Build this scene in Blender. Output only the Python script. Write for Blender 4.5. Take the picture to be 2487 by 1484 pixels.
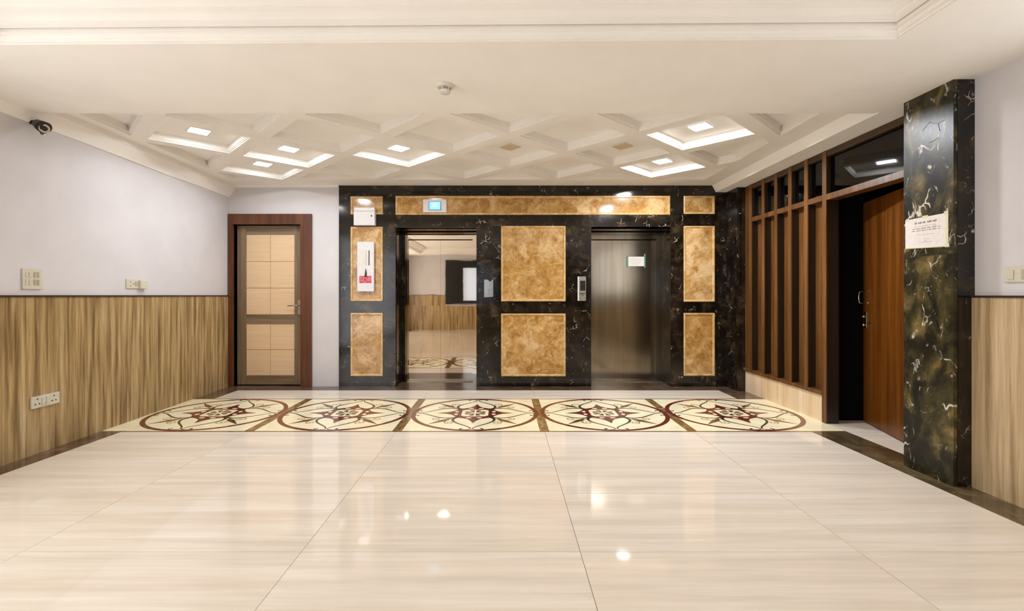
import bpy, bmesh, math, random
from mathutils import Vector, Matrix
from mathutils.geometry import delaunay_2d_cdt

random.seed(7)
for o in list(bpy.data.objects):
    bpy.data.objects.remove(o)
SC = bpy.context.scene
COL = SC.collection
PI = math.pi

# ------------------------------------------------------------------ camera
F = 1145.0            # focal length in pixels of the 2487 px wide frame
H = 1.15              # eye height
cam = bpy.data.cameras.new('camera')
cam.sensor_width = 36.0
cam.lens = F / 2487 * 36.0
cam.shift_x = (1243.5 - 1225) / 2487
cam.shift_y = -(742 - 717) / 2487
cam.clip_start = 0.02
cam_o = bpy.data.objects.new('camera', cam)
COL.objects.link(cam_o)
cam_o.location = (0, 0, H)
cam_o.rotation_euler = (PI / 2, 0, 0)
SC.camera = cam_o

# ------------------------------------------------------------------ light and exposure
world = bpy.data.worlds.new('world')
SC.world = world
world.use_nodes = True
world.node_tree.nodes['Background'].inputs[0].default_value = (0.75, 0.82, 1.0, 1)
world.node_tree.nodes['Background'].inputs[1].default_value = 0.0
SC.view_settings.view_transform = 'Standard'
SC.view_settings.look = 'None'
SC.view_settings.gamma = 1.0
SC.view_settings.use_curve_mapping = False
SC.view_settings.exposure = 0.83

COFFER_LAMP = 60.0
COFFER_LAMP_MID = 125.0
COFFER_LAMP_RIGHT = 285.0     # radiance of the small square coffer lamps
WINDOW_GLOW = 0.36      # dull pane in the rear wall
RIGHT_FILL = 0.85       # weaker glow of the fill light added in the right wall
SIDE_FILL = 1.45       # glow of the unseen fill light added in the left wall


# ------------------------------------------------------------------ helpers
def lin(c):
    out = []
    for v in c:
        v = v / 255.0
        out.append(v / 12.92 if v <= 0.04045 else ((v + 0.055) / 1.055) ** 2.4)
    return (out[0], out[1], out[2], 1.0)


def wloc(o):
    v = Vector((0, 0, 0))
    while o is not None:
        v += o.location
        o = o.parent
    return v


def tag(o, label=None, cat=None, group=None, kind=None):
    if label: o['label'] = label
    if cat: o['category'] = cat
    if group: o['group'] = group
    if kind: o['kind'] = kind
    return o


def empty(name, loc, parent=None):
    o = bpy.data.objects.new(name, None)
    COL.objects.link(o)
    o.empty_display_size = 0.1
    o.location = Vector(loc)
    if parent:
        o.parent = parent
        o.location = Vector(loc) - wloc(parent)
    return o


def add(name, verts, faces, mat, parent=None, smooth=False, bevel=0.0, segs=1):
    """verts in world coordinates; origin put at the middle of the bottom"""
    vs = [Vector(v) for v in verts]
    lo = Vector((min(v.x for v in vs), min(v.y for v in vs), min(v.z for v in vs)))
    hi = Vector((max(v.x for v in vs), max(v.y for v in vs), max(v.z for v in vs)))
    c = Vector(((lo.x + hi.x) / 2, (lo.y + hi.y) / 2, lo.z))
    me = bpy.data.meshes.new(name)
    me.from_pydata([v - c for v in vs], [], faces)
    if bevel > 0:
        bm = bmesh.new(); bm.from_mesh(me)
        bmesh.ops.recalc_face_normals(bm, faces=bm.faces)
        bmesh.ops.bevel(bm, geom=list(bm.edges), offset=bevel, segments=segs, affect='EDGES', profile=0.5)
        bm.to_mesh(me); bm.free()
    me.update()
    if smooth:
        for p in me.polygons: p.use_smooth = True
    me.materials.append(mat)
    o = bpy.data.objects.new(name, me)
    COL.objects.link(o)
    o.location = c
    if parent is not None:
        o.parent = parent
        o.location = c - wloc(parent)
    return o


BF = [(0, 3, 2, 1), (4, 5, 6, 7), (0, 1, 5, 4), (1, 2, 6, 5), (2, 3, 7, 6), (3, 0, 4, 7)]


def bverts(x0, x1, y0, y1, z0, z1, f=None):
    p = [(x0, y0, z0), (x1, y0, z0), (x1, y1, z0), (x0, y1, z0), (x0, y0, z1), (x1, y0, z1), (x1, y1, z1), (x0, y1, z1)]
    return [f(*q) for q in p] if f else p


def box(name, x0, x1, y0, y1, z0, z1, mat, parent=None, bevel=0.0, f=None, segs=1):
    return add(name, bverts(x0, x1, y0, y1, z0, z1, f), BF, mat, parent, bevel=bevel, segs=segs)


def multi(name, blist, mat, parent=None, f=None, bevel=0.0):
    vs, fs = [], []
    for b in blist:
        n = len(vs)
        vs += bverts(*b, f=f)
        fs += [tuple(i + n for i in q) for q in BF]
    return add(name, vs, fs, mat, parent, bevel=bevel)


def ring_frame(name, a0, a1, b0, b1, w, d0, d1, mat, parent, f, bevel=0.0):
    """picture-frame moulding: a,b in plane, d0 back d1 front; f(a,d,b)->world. bevelled profile"""
    outer = [(a0, b0), (a1, b0), (a1, b1), (a0, b1)]
    prof = [(0.0, d0), (0.0, d1 * 0.75 + d0 * 0.25), (w * 0.25, d1), (w * 0.65, d1), (w, d1 * 0.2 + d0 * 0.8), (w, d0)]
    vs, fs = [], []
    for (off, d) in prof:
        q = [(a0 + off, b0 + off), (a1 - off, b0 + off), (a1 - off, b1 - off), (a0 + off, b1 - off)]
        vs += [f(a, d, b) for a, b in q]
    for k in range(len(prof) - 1):
        for j in range(4):
            j2 = (j + 1) % 4
            fs.append((k * 4 + j, k * 4 + j2, (k + 1) * 4 + j2, (k + 1) * 4 + j))
    return add(name, vs, fs, mat, parent)


def tube(name, pts, radii, mat, parent=None, n=14, caps=True, smooth=True):
    """round tube through points with radius per point"""
    pts = [Vector(p) for p in pts]
    vs, fs = [], []
    up = None
    for i, p in enumerate(pts):
        if i == 0: t = pts[1] - pts[0]
        elif i == len(pts) - 1: t = pts[-1] - pts[-2]
        else: t = pts[i + 1] - pts[i - 1]
        if t.length < 1e-9:
            t = pts[min(i + 1, len(pts) - 1)] - pts[max(0, i - 2)]
        t.normalize()
        if up is None:
            up = Vector((0, 0, 1)) if abs(t.z) < 0.9 else Vector((1, 0, 0))
        a = t.cross(up).normalized(); b = a.cross(t).normalized()
        up = b
        for k in range(n):
            an = 2 * PI * k / n
            vs.append(p + a * math.cos(an) * radii[i] + b * math.sin(an) * radii[i])
    for i in range(len(pts) - 1):
        for k in range(n):
            k2 = (k + 1) % n
            fs.append((i * n + k, i * n + k2, (i + 1) * n + k2, (i + 1) * n + k))
    if caps:
        fs.append(tuple(range(n - 1, -1, -1)))
        fs.append(tuple((len(pts) - 1) * n + k for k in range(n)))
    o = add(name, vs, fs, mat, parent)
    if smooth:
        for p in o.data.polygons:
            if len(p.vertices) == 4: p.use_smooth = True
    return o


# ------------------------------------------------------------------ materials
class NT:
    def __init__(s, name):
        s.m = bpy.data.materials.new(name)
        s.m.use_nodes = True
        s.t = s.m.node_tree
        s.b = s.t.nodes['Principled BSDF']
        s.out = s.t.nodes['Material Output']

    def n(s, kind, **kw):
        nd = s.t.nodes.new(kind)
        for k, v in kw.items():
            setattr(nd, k, v)
        return nd

    def l(s, a, b): s.t.links.new(a, b)

    def pos(s, rnd=0.0):
        g = s.n('ShaderNodeNewGeometry')
        if not rnd: return g.outputs['Position']
        oi = s.n('ShaderNodeObjectInfo')
        m = s.n('ShaderNodeMath', operation='MULTIPLY'); m.inputs[1].default_value = rnd
        s.l(oi.outputs['Random'], m.inputs[0])
        a = s.n('ShaderNodeVectorMath', operation='ADD')
        s.l(g.outputs['Position'], a.inputs[0])
        s.l(m.outputs[0], a.inputs[1])
        return a.outputs[0]

    def scale(s, v, sc):
        m = s.n('ShaderNodeVectorMath', operation='MULTIPLY')
        s.l(v, m.inputs[0]); m.inputs[1].default_value = sc
        return m.outputs[0]

    def noise(s, v, sc, detail=4, rough=0.55, dist=0.0, out='Fac'):
        nd = s.n('ShaderNodeTexNoise')
        nd.inputs['Scale'].default_value = sc
        nd.inputs['Detail'].default_value = detail
        nd.inputs['Roughness'].default_value = rough
        nd.inputs['Distortion'].default_value = dist
        s.l(v, nd.inputs['Vector'])
        return nd.outputs[out]

    def ramp(s, fac, stops, rgb=True):
        r = s.n('ShaderNodeValToRGB')
        el = r.color_ramp.elements
        while len(el) > 1: el.remove(el[-1])
        for i, (p, c) in enumerate(stops):
            e = el[0] if i == 0 else el.new(p)
            e.position = p
            e.color = lin(c) if rgb else (c, c, c, 1)
        s.l(fac, r.inputs[0])
        return r.outputs['Color']

    def mix(s, fac, a, b, mode='MIX'):
        m = s.n('ShaderNodeMix', data_type='RGBA', blend_type=mode)
        if isinstance(fac, (int, float)): m.inputs[0].default_value = fac
        else: s.l(fac, m.inputs[0])
        for i, c in ((6, a), (7, b)):
            if isinstance(c, tuple): m.inputs[i].default_value = c
            else: s.l(c, m.inputs[i])
        return m.outputs[2]

    def mul(s, a, b):
        m = s.n('ShaderNodeMath', operation='MULTIPLY')
        for i, c in ((0, a), (1, b)):
            if isinstance(c, (int, float)): m.inputs[i].default_value = c
            else: s.l(c, m.inputs[i])
        return m.outputs[0]

    def warp(s, v, sc, amt, detail=3):
        nz = s.noise(v, sc, detail, out='Color')
        sub = s.n('ShaderNodeVectorMath', operation='SUBTRACT'); s.l(nz, sub.inputs[0]); sub.inputs[1].default_value = (.5, .5, .5)
        m = s.n('ShaderNodeVectorMath', operation='SCALE'); s.l(sub.outputs[0], m.inputs[0]); m.inputs['Scale'].default_value = amt
        a = s.n('ShaderNodeVectorMath', operation='ADD'); s.l(v, a.inputs[0]); s.l(m.outputs[0], a.inputs[1])
        return a.outputs[0]

    def edge(s, v, sc):
        nd = s.n('ShaderNodeTexVoronoi', feature='DISTANCE_TO_EDGE')
        nd.inputs['Scale'].default_value = sc
        s.l(v, nd.inputs['Vector'])
        return nd.outputs['Distance']

    def bump(s, h, strength, dist=0.01):
        b = s.n('ShaderNodeBump')
        b.inputs['Strength'].default_value = strength
        b.inputs['Distance'].default_value = dist
        s.l(h, b.inputs['Height'])
        s.l(b.outputs[0], s.b.inputs['Normal'])

    def fin(s, color=None, rough=0.5, metal=0.0, spec=0.5, emit=None, estr=0.0):
        if color is not None:
            if isinstance(color, tuple): s.b.inputs['Base Color'].default_value = color
            else: s.l(color, s.b.inputs['Base Color'])
        if isinstance(rough, (int, float)): s.b.inputs['Roughness'].default_value = rough
        else: s.l(rough, s.b.inputs['Roughness'])
        s.b.inputs['Metallic'].default_value = metal
        s.b.inputs['Specular IOR Level'].default_value = spec
        if emit:
            s.b.inputs['Emission Color'].default_value = emit
            s.b.inputs['Emission Strength'].default_value = estr
        return s.m


def paint(name, c, rough=0.6, var=0.03, spec=0.3, sc=3.0):
    t = NT(name)
    nz = t.noise(t.pos(), sc, 5)
    a = tuple(max(0, v * (1 - var)) for v in c); b = tuple(min(255, v * (1 + var)) for v in c)
    return t.fin(t.ramp(nz, [(0.35, a), (0.65, b)]), rough, 0, spec)


def plain(name, c, rough=0.5, metal=0.0, spec=0.5):
    t = NT(name)
    nz = t.noise(t.pos(), 40, 2)
    a = tuple(v * 0.96 for v in c)
    return t.fin(t.ramp(nz, [(0.3, a), (0.7, c)]), rough, metal, spec)


def streak(name, scale, stops, rough, rnd=0.0, spec=0.5, fine=None, bump=0.0):
    t = NT(name)
    p = t.pos(rnd)
    v = t.scale(t.warp(p, 1.3, 0.03), scale)
    n1 = t.noise(v, 1.0, 8, 0.62)
    c = t.ramp(n1, stops)
    if fine:
        n2 = t.noise(t.scale(p, tuple(q * fine[0] for q in scale)), 1.0, 4, 0.6)
        c = t.mix(fine[1], c, t.ramp(n2, [(0.3, (90, 90, 90)), (0.7, (255, 255, 255))]), 'MULTIPLY')
    if bump: t.bump(n1, bump, 0.003)
    return t.fin(c, rough, 0, spec)


def marble_dark(name, blot, vein, sc=5.0, vsc=4.0, vw=0.016, vmask=(0.52, 0.60), rough=0.07, rnd=7.0, stretch=(1, 1, 1)):
    t = NT(name)
    p = t.scale(t.pos(rnd), stretch)
    w = t.warp(p, 3.0, 0.25, 4)
    b = t.noise(w, sc, 8, 0.62, 0.4)
    base = t.ramp(b, blot)
    e1 = t.ramp(t.edge(t.warp(p, 4.0, 0.30, 3), vsc), [(0.0, 1.0), (vw, 0.0)], False)
    m1 = t.ramp(t.noise(p, 7.5, 4, 0.6), [(vmask[0], 0.0), (vmask[1], 1.0)], False)
    e2 = t.ramp(t.edge(t.warp(p, 7.0, 0.2, 2), vsc * 2.2), [(0.0, 1.0), (vw * 1.5, 0.0)], False)
    m2 = t.ramp(t.noise(t.scale(p, (1.0, 1.0, 1.0)), 12.0, 4, 0.6), [(vmask[0] + 0.02, 0.0), (vmask[1] + 0.05, 1.0)], False)
    c = t.mix(t.mul(e1, m1), base, lin(vein))
    c = t.mix(t.mul(t.mul(e2, m2), 0.75), c, lin(vein))
    return t.fin(c, rough, 0, 0.5 if rough < 0.3 else 0.35)


def marble_gold(name, rnd=9.0, stops=None):
    t = NT(name)
    p = t.pos(rnd)
    w = t.warp(p, 5.0, 0.25, 5)
    b = t.noise(w, 9.0, 12, 0.70, 0.6)
    base = t.ramp(b, stops or [(0.30, (126, 86, 38)), (0.42, (164, 119, 60)), (0.52, (188, 143, 80)), (0.62, (206, 166, 106)), (0.74, (232, 204, 158))])
    cl = t.ramp(t.noise(t.warp(p, 3.0, 0.5, 4), 2.6, 8, 0.65, 0.8), [(0.50, 0.0), (0.64, 0.8)], False)
    c = t.mix(cl, base, lin((228, 194, 144)))
    dk = t.ramp(t.noise(t.warp(p, 4.0, 0.4, 4), 3.4, 8, 0.7, 0.6), [(0.54, 0.0), (0.70, 0.55)], False)
    c = t.mix(dk, c, lin((128, 86, 38)))
    e = t.ramp(t.edge(t.warp(p, 11.0, 0.14, 5), 15.0), [(0.0, 1.0), (0.05, 0.0)], False)
    m = t.ramp(t.noise(p, 9.0, 3), [(0.48, 0.0), (0.62, 0.45)], False)
    c = t.mix(t.mul(e, m), c, lin((120, 74, 34)))
    e3 = t.ramp(t.edge(t.warp(p, 8.0, 0.25, 5), 8.0), [(0.0, 1.0), (0.03, 0.0)], False)
    c = t.mix(t.mul(e3, t.ramp(t.noise(p, 5.0, 3), [(0.55, 0.0), (0.65, 0.5)], False)), c, lin((242, 224, 192)))
    return t.fin(c, 0.12, 0, 0.5)


M = {}
M['ceiling'] = paint('ceiling_paint', (248, 242, 233), 0.7, 0.008)
M['wall'] = paint('wall_paint', (214, 209, 208), 0.65, 0.015)
M['floor_tile'] = streak('vein_cut_travertine', (0.55, 11.0, 11.0),
                         [(0.25, (220, 204, 184)), (0.42, (229, 215, 196)), (0.55, (235, 223, 206)), (0.7, (241, 232, 218))], 0.05, rnd=11.0, spec=0.4, fine=(4.0, 0.06))
M['grout'] = plain('grout', (150, 122, 92), 0.8)
M['border'] = marble_dark('border_marble', [(0.3, (62, 46, 34)), (0.5, (92, 72, 56)), (0.7, (124, 102, 84))], (150, 130, 108), 6.0, 4.0, 0.01, (0.6, 0.7), 0.12)
M['border_dark'] = marble_dark('border_dark_marble', [(0.3, (52, 42, 28)), (0.5, (84, 70, 48)), (0.7, (124, 106, 78))], (150, 138, 108), 6.0, 4.0, 0.01, (0.58, 0.7), 0.10, stretch=(1, .6, 1))
M['wainscot'] = streak('wainscot_laminate', (24.0, 24.0, 1.0),
                       [(0.25, (92, 70, 40)), (0.38, (140, 112, 70)), (0.48, (178, 147, 98)), (0.58, (200, 170, 118)), (0.72, (224, 200, 156))], 0.3, rnd=5.0, fine=(3.0, 0.4), bump=0.1)
M['wainscot_right'] = streak('pale_wainscot_laminate', (24.0, 24.0, 0.9),
                             [(0.25, (140, 112, 78)), (0.4, (184, 154, 112)), (0.52, (208, 180, 138)), (0.62, (222, 196, 156)), (0.75, (236, 216, 184))], 0.3, rnd=5.0, fine=(3.0, 0.3), bump=0.1)
M['stone_base'] = streak('beige_stone', (9.0, 9.0, 0.6),
                         [(0.3, (222, 188, 144)), (0.5, (236, 206, 166)), (0.7, (246, 224, 192))], 0.25, rnd=5.0, fine=(3.0, 0.15))
M['cap'] = plain('dark_cap', (58, 42, 32), 0.35)
M['marble'] = marble_dark('dark_emperador', [(0.30, (7, 5, 3)), (0.45, (18, 13, 8)), (0.56, (38, 29, 19)), (0.66, (64, 50, 35)), (0.80, (98, 80, 60))], (220, 208, 186), 6.0, 8.0, 0.024, (0.59, 0.68), 0.11)
M['pillar'] = marble_dark('olive_marble', [(0.30, (8, 9, 5)), (0.43, (28, 27, 14)), (0.53, (62, 55, 29)), (0.63, (108, 92, 52)), (0.76, (156, 132, 82))], (236, 226, 202), 6.5, 4.4, 0.032, (0.545, 0.62), 0.32, stretch=(1, 1.2, 0.8))
M['gold'] = marble_gold('gold_emperador')
M['gold_frame'] = marble_gold('gold_moulding', 3.0, [(0.30, (172, 128, 70)), (0.42, (198, 154, 92)), (0.52, (212, 172, 110)), (0.62, (226, 192, 134)), (0.74, (242, 220, 178))])
M['frame_wood'] = streak('door_frame_wood', (16, 16, 0.9), [(0.3, (68, 34, 15)), (0.5, (96, 52, 26)), (0.7, (118, 70, 40))], 0.35, rnd=3.0, fine=(3, 0.25))
M['leaf_wood'] = streak('door_leaf_wood', (18, 18, 0.8), [(0.3, (112, 92, 68)), (0.5, (140, 116, 88)), (0.7, (162, 138, 108))], 0.4, rnd=3.0, fine=(3, 0.25))
M['leaf_rail'] = streak('door_rail_wood', (0.8, 18, 18), [(0.3, (112, 92, 68)), (0.5, (138, 114, 86)), (0.7, (158, 134, 106))], 0.4, rnd=3.0, fine=(3, 0.25))
M['panel_wood'] = streak('door_panel_laminate', (1.2, 20, 26), [(0.3, (226, 190, 146)), (0.5, (231, 197, 154)), (0.7, (236, 204, 163))], 0.35, rnd=6.0, fine=(2.5, 0.05))
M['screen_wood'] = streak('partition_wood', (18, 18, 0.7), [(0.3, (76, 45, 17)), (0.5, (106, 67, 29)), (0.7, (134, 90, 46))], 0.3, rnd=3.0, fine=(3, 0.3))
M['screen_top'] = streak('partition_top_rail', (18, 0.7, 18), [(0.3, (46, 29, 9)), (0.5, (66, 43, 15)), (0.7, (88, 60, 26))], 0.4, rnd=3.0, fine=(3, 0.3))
M['screen_dark'] = streak('partition_post_dark', (18, 18, 0.7), [(0.3, (22, 14, 7)), (0.5, (34, 22, 11)), (0.7, (48, 32, 18))], 0.35, rnd=3.0)  # near-black tone for the posts; their front caps use the brown wood
M['slab_wood'] = streak('open_door_wood', (14, 14, 0.5), [(0.3, (78, 40, 8)), (0.5, (108, 60, 14)), (0.7, (134, 80, 26))], 0.3, rnd=2.0, fine=(3, 0.3))
M['dark_room'] = plain('unlit_black', (16, 14, 12), 0.9, 0, 0.1)  # near-black colour carries the darkness of the unlit room
M['white_plastic'] = plain('white_plastic', (226, 220, 208), 0.35)
M['ivory'] = plain('ivory_plastic', (216, 208, 188), 0.35)
M['ivory_dark'] = plain('ivory_switch', (186, 176, 146), 0.35)
M['white_plate'] = plain('white_plate', (228, 224, 222), 0.3)
M['black_plastic'] = plain('black_plastic', (16, 15, 14), 0.3)
M['slot'] = plain('socket_hole', (70, 62, 50), 0.6)
M['steel'] = plain('satin_steel', (196, 186, 172), 0.28, 1.0)
M['chrome'] = plain('chrome', (214, 206, 192), 0.15, 1.0)
M['brass'] = plain('aged_brass', (206, 186, 140), 0.25, 1.0)
M['paper'] = plain('paper', (232, 224, 216), 0.8, 0, 0.1)
M['ink'] = plain('grey_ink', (140, 124, 108), 0.8, 0, 0.1)
M['ink_light'] = plain('pale_ink', (192, 182, 172), 0.8, 0, 0.1)
M['tape'] = plain('yellowed_tape', (222, 214, 168), 0.4)
M['green_tape'] = plain('green_tape', (84, 150, 112), 0.5)
M['red'] = plain('red_label', (206, 60, 78), 0.5)
M['pink_mark'] = plain('pink_print', (240, 170, 172), 0.5)
M['burgundy'] = marble_dark('burgundy_inlay', [(0.3, (88, 32, 22)), (0.55, (112, 46, 34)), (0.75, (138, 66, 50))], (150, 90, 70), 14, 6, 0.01, (0.6, 0.7), 0.12)
M['olive'] = marble_dark('dark_green_inlay', [(0.3, (40, 36, 24)), (0.55, (62, 56, 40)), (0.75, (88, 80, 60))], (110, 100, 80), 14, 6, 0.01, (0.6, 0.7), 0.12)
M['ochre'] = marble_dark('ochre_inlay', [(0.3, (150, 112, 46)), (0.55, (178, 140, 70)), (0.75, (204, 172, 108))], (214, 186, 130), 14, 6, 0.01, (0.6, 0.7), 0.12)
M['brown_inlay'] = marble_dark('brown_inlay', [(0.3, (76, 50, 20)), (0.55, (104, 74, 36)), (0.75, (130, 98, 56))], (150, 120, 80), 14, 6, 0.01, (0.6, 0.7), 0.12)
M['divider'] = marble_dark('divider_marble', [(0.3, (92, 68, 32)), (0.5, (128, 100, 58)), (0.7, (166, 136, 92))], (200, 176, 130), 18, 8, 0.02, (0.5, 0.6), 0.12)
M['field'] = paint('cream_inlay', (250, 238, 200), 0.12, 0.03, 0.5, 6.0)
M['line'] = marble_dark('edge_line', [(0.3, (70, 48, 18)), (0.55, (98, 72, 32)), (0.75, (130, 98, 50))], (150, 120, 70), 10, 6, 0.01, (0.6, 0.7), 0.12)


def emitter(name, c, strength):
    t = NT(name)
    nz = t.noise(t.pos(), 3, 1)
    cl = t.ramp(nz, [(0.3, tuple(v * 0.98 for v in c)), (0.7, c)])
    t.l(cl, t.b.inputs['Emission Color'])
    t.b.inputs['Emission Strength'].default_value = strength
    return t.fin(lin(c), 0.4)


M['lamp'] = emitter('coffer_lamp', (243, 247, 255), COFFER_LAMP)
M['lamp_mid'] = emitter('coffer_lamp_mid', (243, 247, 255), COFFER_LAMP_MID)
M['lamp_right'] = emitter('coffer_lamp_right', (243, 247, 255), COFFER_LAMP_RIGHT)
M['lamp_off'] = plain('unlit_diffuser', (222, 198, 156), 0.4)
M['screen'] = emitter('lift_screen', (96, 168, 255), 1.0)
M['screen_mark'] = emitter('lift_screen_mark', (150, 236, 214), 0.75)
M['display_plate'] = plain('display_plate', (226, 216, 214), 0.35)
M['daylight'] = emitter('daylit_pane', (214, 230, 255), WINDOW_GLOW)
M['fill_glow_panel_right'] = emitter('fill_glow_right', (246, 249, 255), RIGHT_FILL)
M['fill_glow_panel'] = emitter('fill_glow_left', (246, 249, 255), SIDE_FILL)


def steel_mirror():
    t = NT('mirror_steel')
    p = t.scale(t.pos(), (2.0, 2.0, 7.0))
    h = t.noise(p, 1.0, 2, 0.4)
    t.bump(h, 0.03, 0.01)
    return t.fin(lin((222, 206, 186)), 0.02, 1.0)


def steel_brushed():
    t = NT('brushed_steel')
    p = t.pos(3.0)
    c = t.ramp(t.noise(t.scale(p, (14, 14, 0.8)), 1.0, 3), [(0.3, (136, 126, 109)), (0.7, (154, 143, 126))])
    r = t.ramp(t.noise(t.scale(p, (3, 3, 1.2)), 1.0, 3), [(0.3, 0.13), (0.7, 0.16)], False)
    return t.fin(c, r, 1.0)


M['mirror'] = steel_mirror()
M['brushed'] = steel_brushed()


def glass_dark():
    t = NT('smoked_glass')
    tr = t.n('ShaderNodeBsdfTransparent'); tr.inputs[0].default_value = (0.10, 0.11, 0.10, 1)
    gl = t.n('ShaderNodeBsdfGlossy'); gl.inputs['Roughness'].default_value = 0.03
    gl.inputs['Color'].default_value = (0.9, 0.9, 0.9, 1)
    fr = t.n('ShaderNodeFresnel'); fr.inputs[0].default_value = 1.5
    mx = t.n('ShaderNodeMixShader')
    t.l(fr.outputs[0], mx.inputs[0]); t.l(tr.outputs[0], mx.inputs[1]); t.l(gl.outputs[0], mx.inputs[2])
    t.l(mx.outputs[0], t.out.inputs['Surface'])
    return t.m


M['glass'] = glass_dark()

# ------------------------------------------------------------------ key dimensions
YB = 5.93             # face of the back wall
YR = -3.0             # rear wall behind the camera
ZC = 2.53             # coffered ceiling plane
ZS = 2.445            # dropped soffit
XR = 2.82             # right wall near the camera
XP = 2.885            # face of the timber partition
KB = YB / F           # metres per pixel on the back wall


def bx(x): return (x - 1225) * KB
def bz(y): return H + (717 - y) * KB
def XL(y): return -3.395 - 0.0291 * (y - 3.173)
def LW(a, d, z): return (XL(a) + d, a, z)          # left wall: along, out of the wall, up
def RW(a, d, z): return (XR - d, a, z)             # right wall
def BW(a, d, z): return (a, YB - d, z)             # back wall
def QW(a, d, z): return (a, YR + d, z)             # rear wall


# ================================================================== FLOOR
JX = [-2.16, -0.91, 0.34, 1.59]
YM0, YM1 = 3.978, 5.225
YI = 5.70             # inner edge of the dark border at the back
XI0, XI1 = -3.225, 2.588
floor = box('floor', -3.6, 4.4, YR - 0.1, 6.5, -0.12, -0.004, M['grout'])
tag(floor, 'polished cream travertine floor with dark marble border', kind='structure')
rows = []
y = YM0
while y > YR:
    rows.append((max(y - 0.622, YR), y)); y -= 0.622
rows.append((YM1, YI))
cols = [XI0] + JX + [XI1]
g = 0.0012
for (y0, y1) in rows:
    for i in range(5):
        a0, a1 = cols[i], cols[i + 1]
        if i == 0 and y0 < -1: a0 = -3.05
        box('floor_tile', a0 + g, a1 - g, y0 + g, y1 - g, -0.004, 0.0, M['floor_tile'], floor)
# dark border strips
def flat(name, pts, z, mat, parent, t=0.004):
    n = len(pts)
    vs = [(p[0], p[1], z) for p in pts] + [(p[0], p[1], z - t) for p in pts]
    fs = [tuple(range(n))] + [tuple(range(2 * n - 1, n - 1, -1))]
    for i in range(n):
        j = (i + 1) % n
        fs.append((i, n + i, n + j, j))
    return add(name, vs, fs, mat, parent)


flat('border_strip', [(XL(YR), YR), (XI0 if False else -3.05, YR), (-3.05, -1.0), (XI0, -0.99), (XI0, YM0), (XL(YM0), YM0)], 0.0, M['border'], floor)
flat('border_strip', [(XL(YM1), YM1), (XI0, YM1), (XI0, YI), (2.588, YI), (2.588, YM1), (XP, YM1), (2.95, 6.4), (XL(6) - .05, 6.4)], 0.0, M['border'], floor)
flat('border_strip', [(XI1, YR), (XP, YR), (XP, YM0), (XI1, YM0)], 0.0, M['border_dark'], floor)
for (y0, y1) in ((2.9, 3.356), (3.356, 3.978), (3.978, 4.6)):
    box('floor_tile', XP, 4.3, y0 + g, y1 - g, -0.004, 0.0, M['floor_tile'], floor)

# ---------------------------------------------------------------- medallions
def ribbon(pts, w, closed=False):
    n = len(pts)
    vs, fs = [], []
    for i, p in enumerate(pts):
        p = Vector(p)
        if closed: a, b = Vector(pts[(i - 1) % n]), Vector(pts[(i + 1) % n])
        else: a, b = Vector(pts[max(i - 1, 0)]), Vector(pts[min(i + 1, n - 1)])
        t = (b - a).normalized(); nn = Vector((-t.y, t.x))
        ww = w[i] if isinstance(w, (list, tuple)) else w
        vs += [p + nn * ww / 2, p - nn * ww / 2]
    for i in range(n if closed else n - 1):
        j = (i + 1) % n
        fs.append((2 * i, 2 * i + 1, 2 * j + 1, 2 * j))
    return vs, fs


def smooth_pts(pts, n=6):
    out = []
    P = [Vector(p) for p in pts]
    for i in range(len(P) - 1):
        p0, p1, p2, p3 = P[max(i - 1, 0)], P[i], P[i + 1], P[min(i + 2, len(P) - 1)]
        for k in range(n):
            t = k / n
            out.append(0.5 * ((2 * p1) + (p2 - p0) * t + (2 * p0 - 5 * p1 + 4 * p2 - p3) * t * t + (3 * p1 - p0 - 3 * p2 + p3) * t ** 3))
    out.append(P[-1])
    return out


def flatmesh(name, vs, fs, mat):
    me = bpy.data.meshes.new(name)
    me.from_pydata([(v[0], v[1], 0.0) for v in vs], [], fs)
    bm = bmesh.new(); bm.from_mesh(me)
    for f in bm.faces:
        f.normal_update()
        if f.normal.z < 0: f.normal_flip()
    bm.to_mesh(me); bm.free()
    me.materials.append(mat)
    return me


def rot2(vs, a):
    c, s = math.cos(a), math.sin(a)
    return [Vector((v[0] * c - v[1] * s, v[0] * s + v[1] * c)) for v in vs]


def poly(vs): return vs, [tuple(range(len(vs)))]


pieces = []     # (name, mesh, z)
R = 0.615
circ = [(math.cos(2 * PI * k / 96) * (R - 0.021), math.sin(2 * PI * k / 96) * (R - 0.021)) for k in range(96)]
pieces.append(('ring', flatmesh('ring', *ribbon(circ, 0.042, True), M['burgundy']), 0.0006))
# four pointed star
arm = [(-.150, .150), (-.10, .172), (-.055, .20), (-.028, .245), (0, .33), (.028, .245), (.055, .20), (.10, .172)]
star = []
for k in range(4): star += rot2([(1.12 * p[0], 1.12 * p[1]) for p in arm], -k * PI / 2)
pieces.append(('star', flatmesh('star', *poly(star), M['burgundy']), 0.0006))
sq = [(-.088, -.118), (.088, -.118), (.118, -.088), (.118, .088), (.088, .118), (-.088, .118), (-.118, .088), (-.118, -.088)]
pieces.append(('rosette_field', flatmesh('rosette_field', *poly([(1.1 * p[0], 1.1 * p[1]) for p in sq]), M['field']), 0.0009))
pv, pf = [], []
for k in range(8):
    a = 22.5 + 45 * k
    a0, a1 = math.radians(a - 16), math.radians(a + 16)
    am = math.radians(a)
    n = len(pv)
    pv += [(math.cos(am) * .014, math.sin(am) * .014), (math.cos(a0) * .088, math.sin(a0) * .088), (math.cos(am) * .098, math.sin(am) * .098), (math.cos(a1) * .088, math.sin(a1) * .088)]
    pf.append((n, n + 1, n + 2, n + 3))
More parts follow.
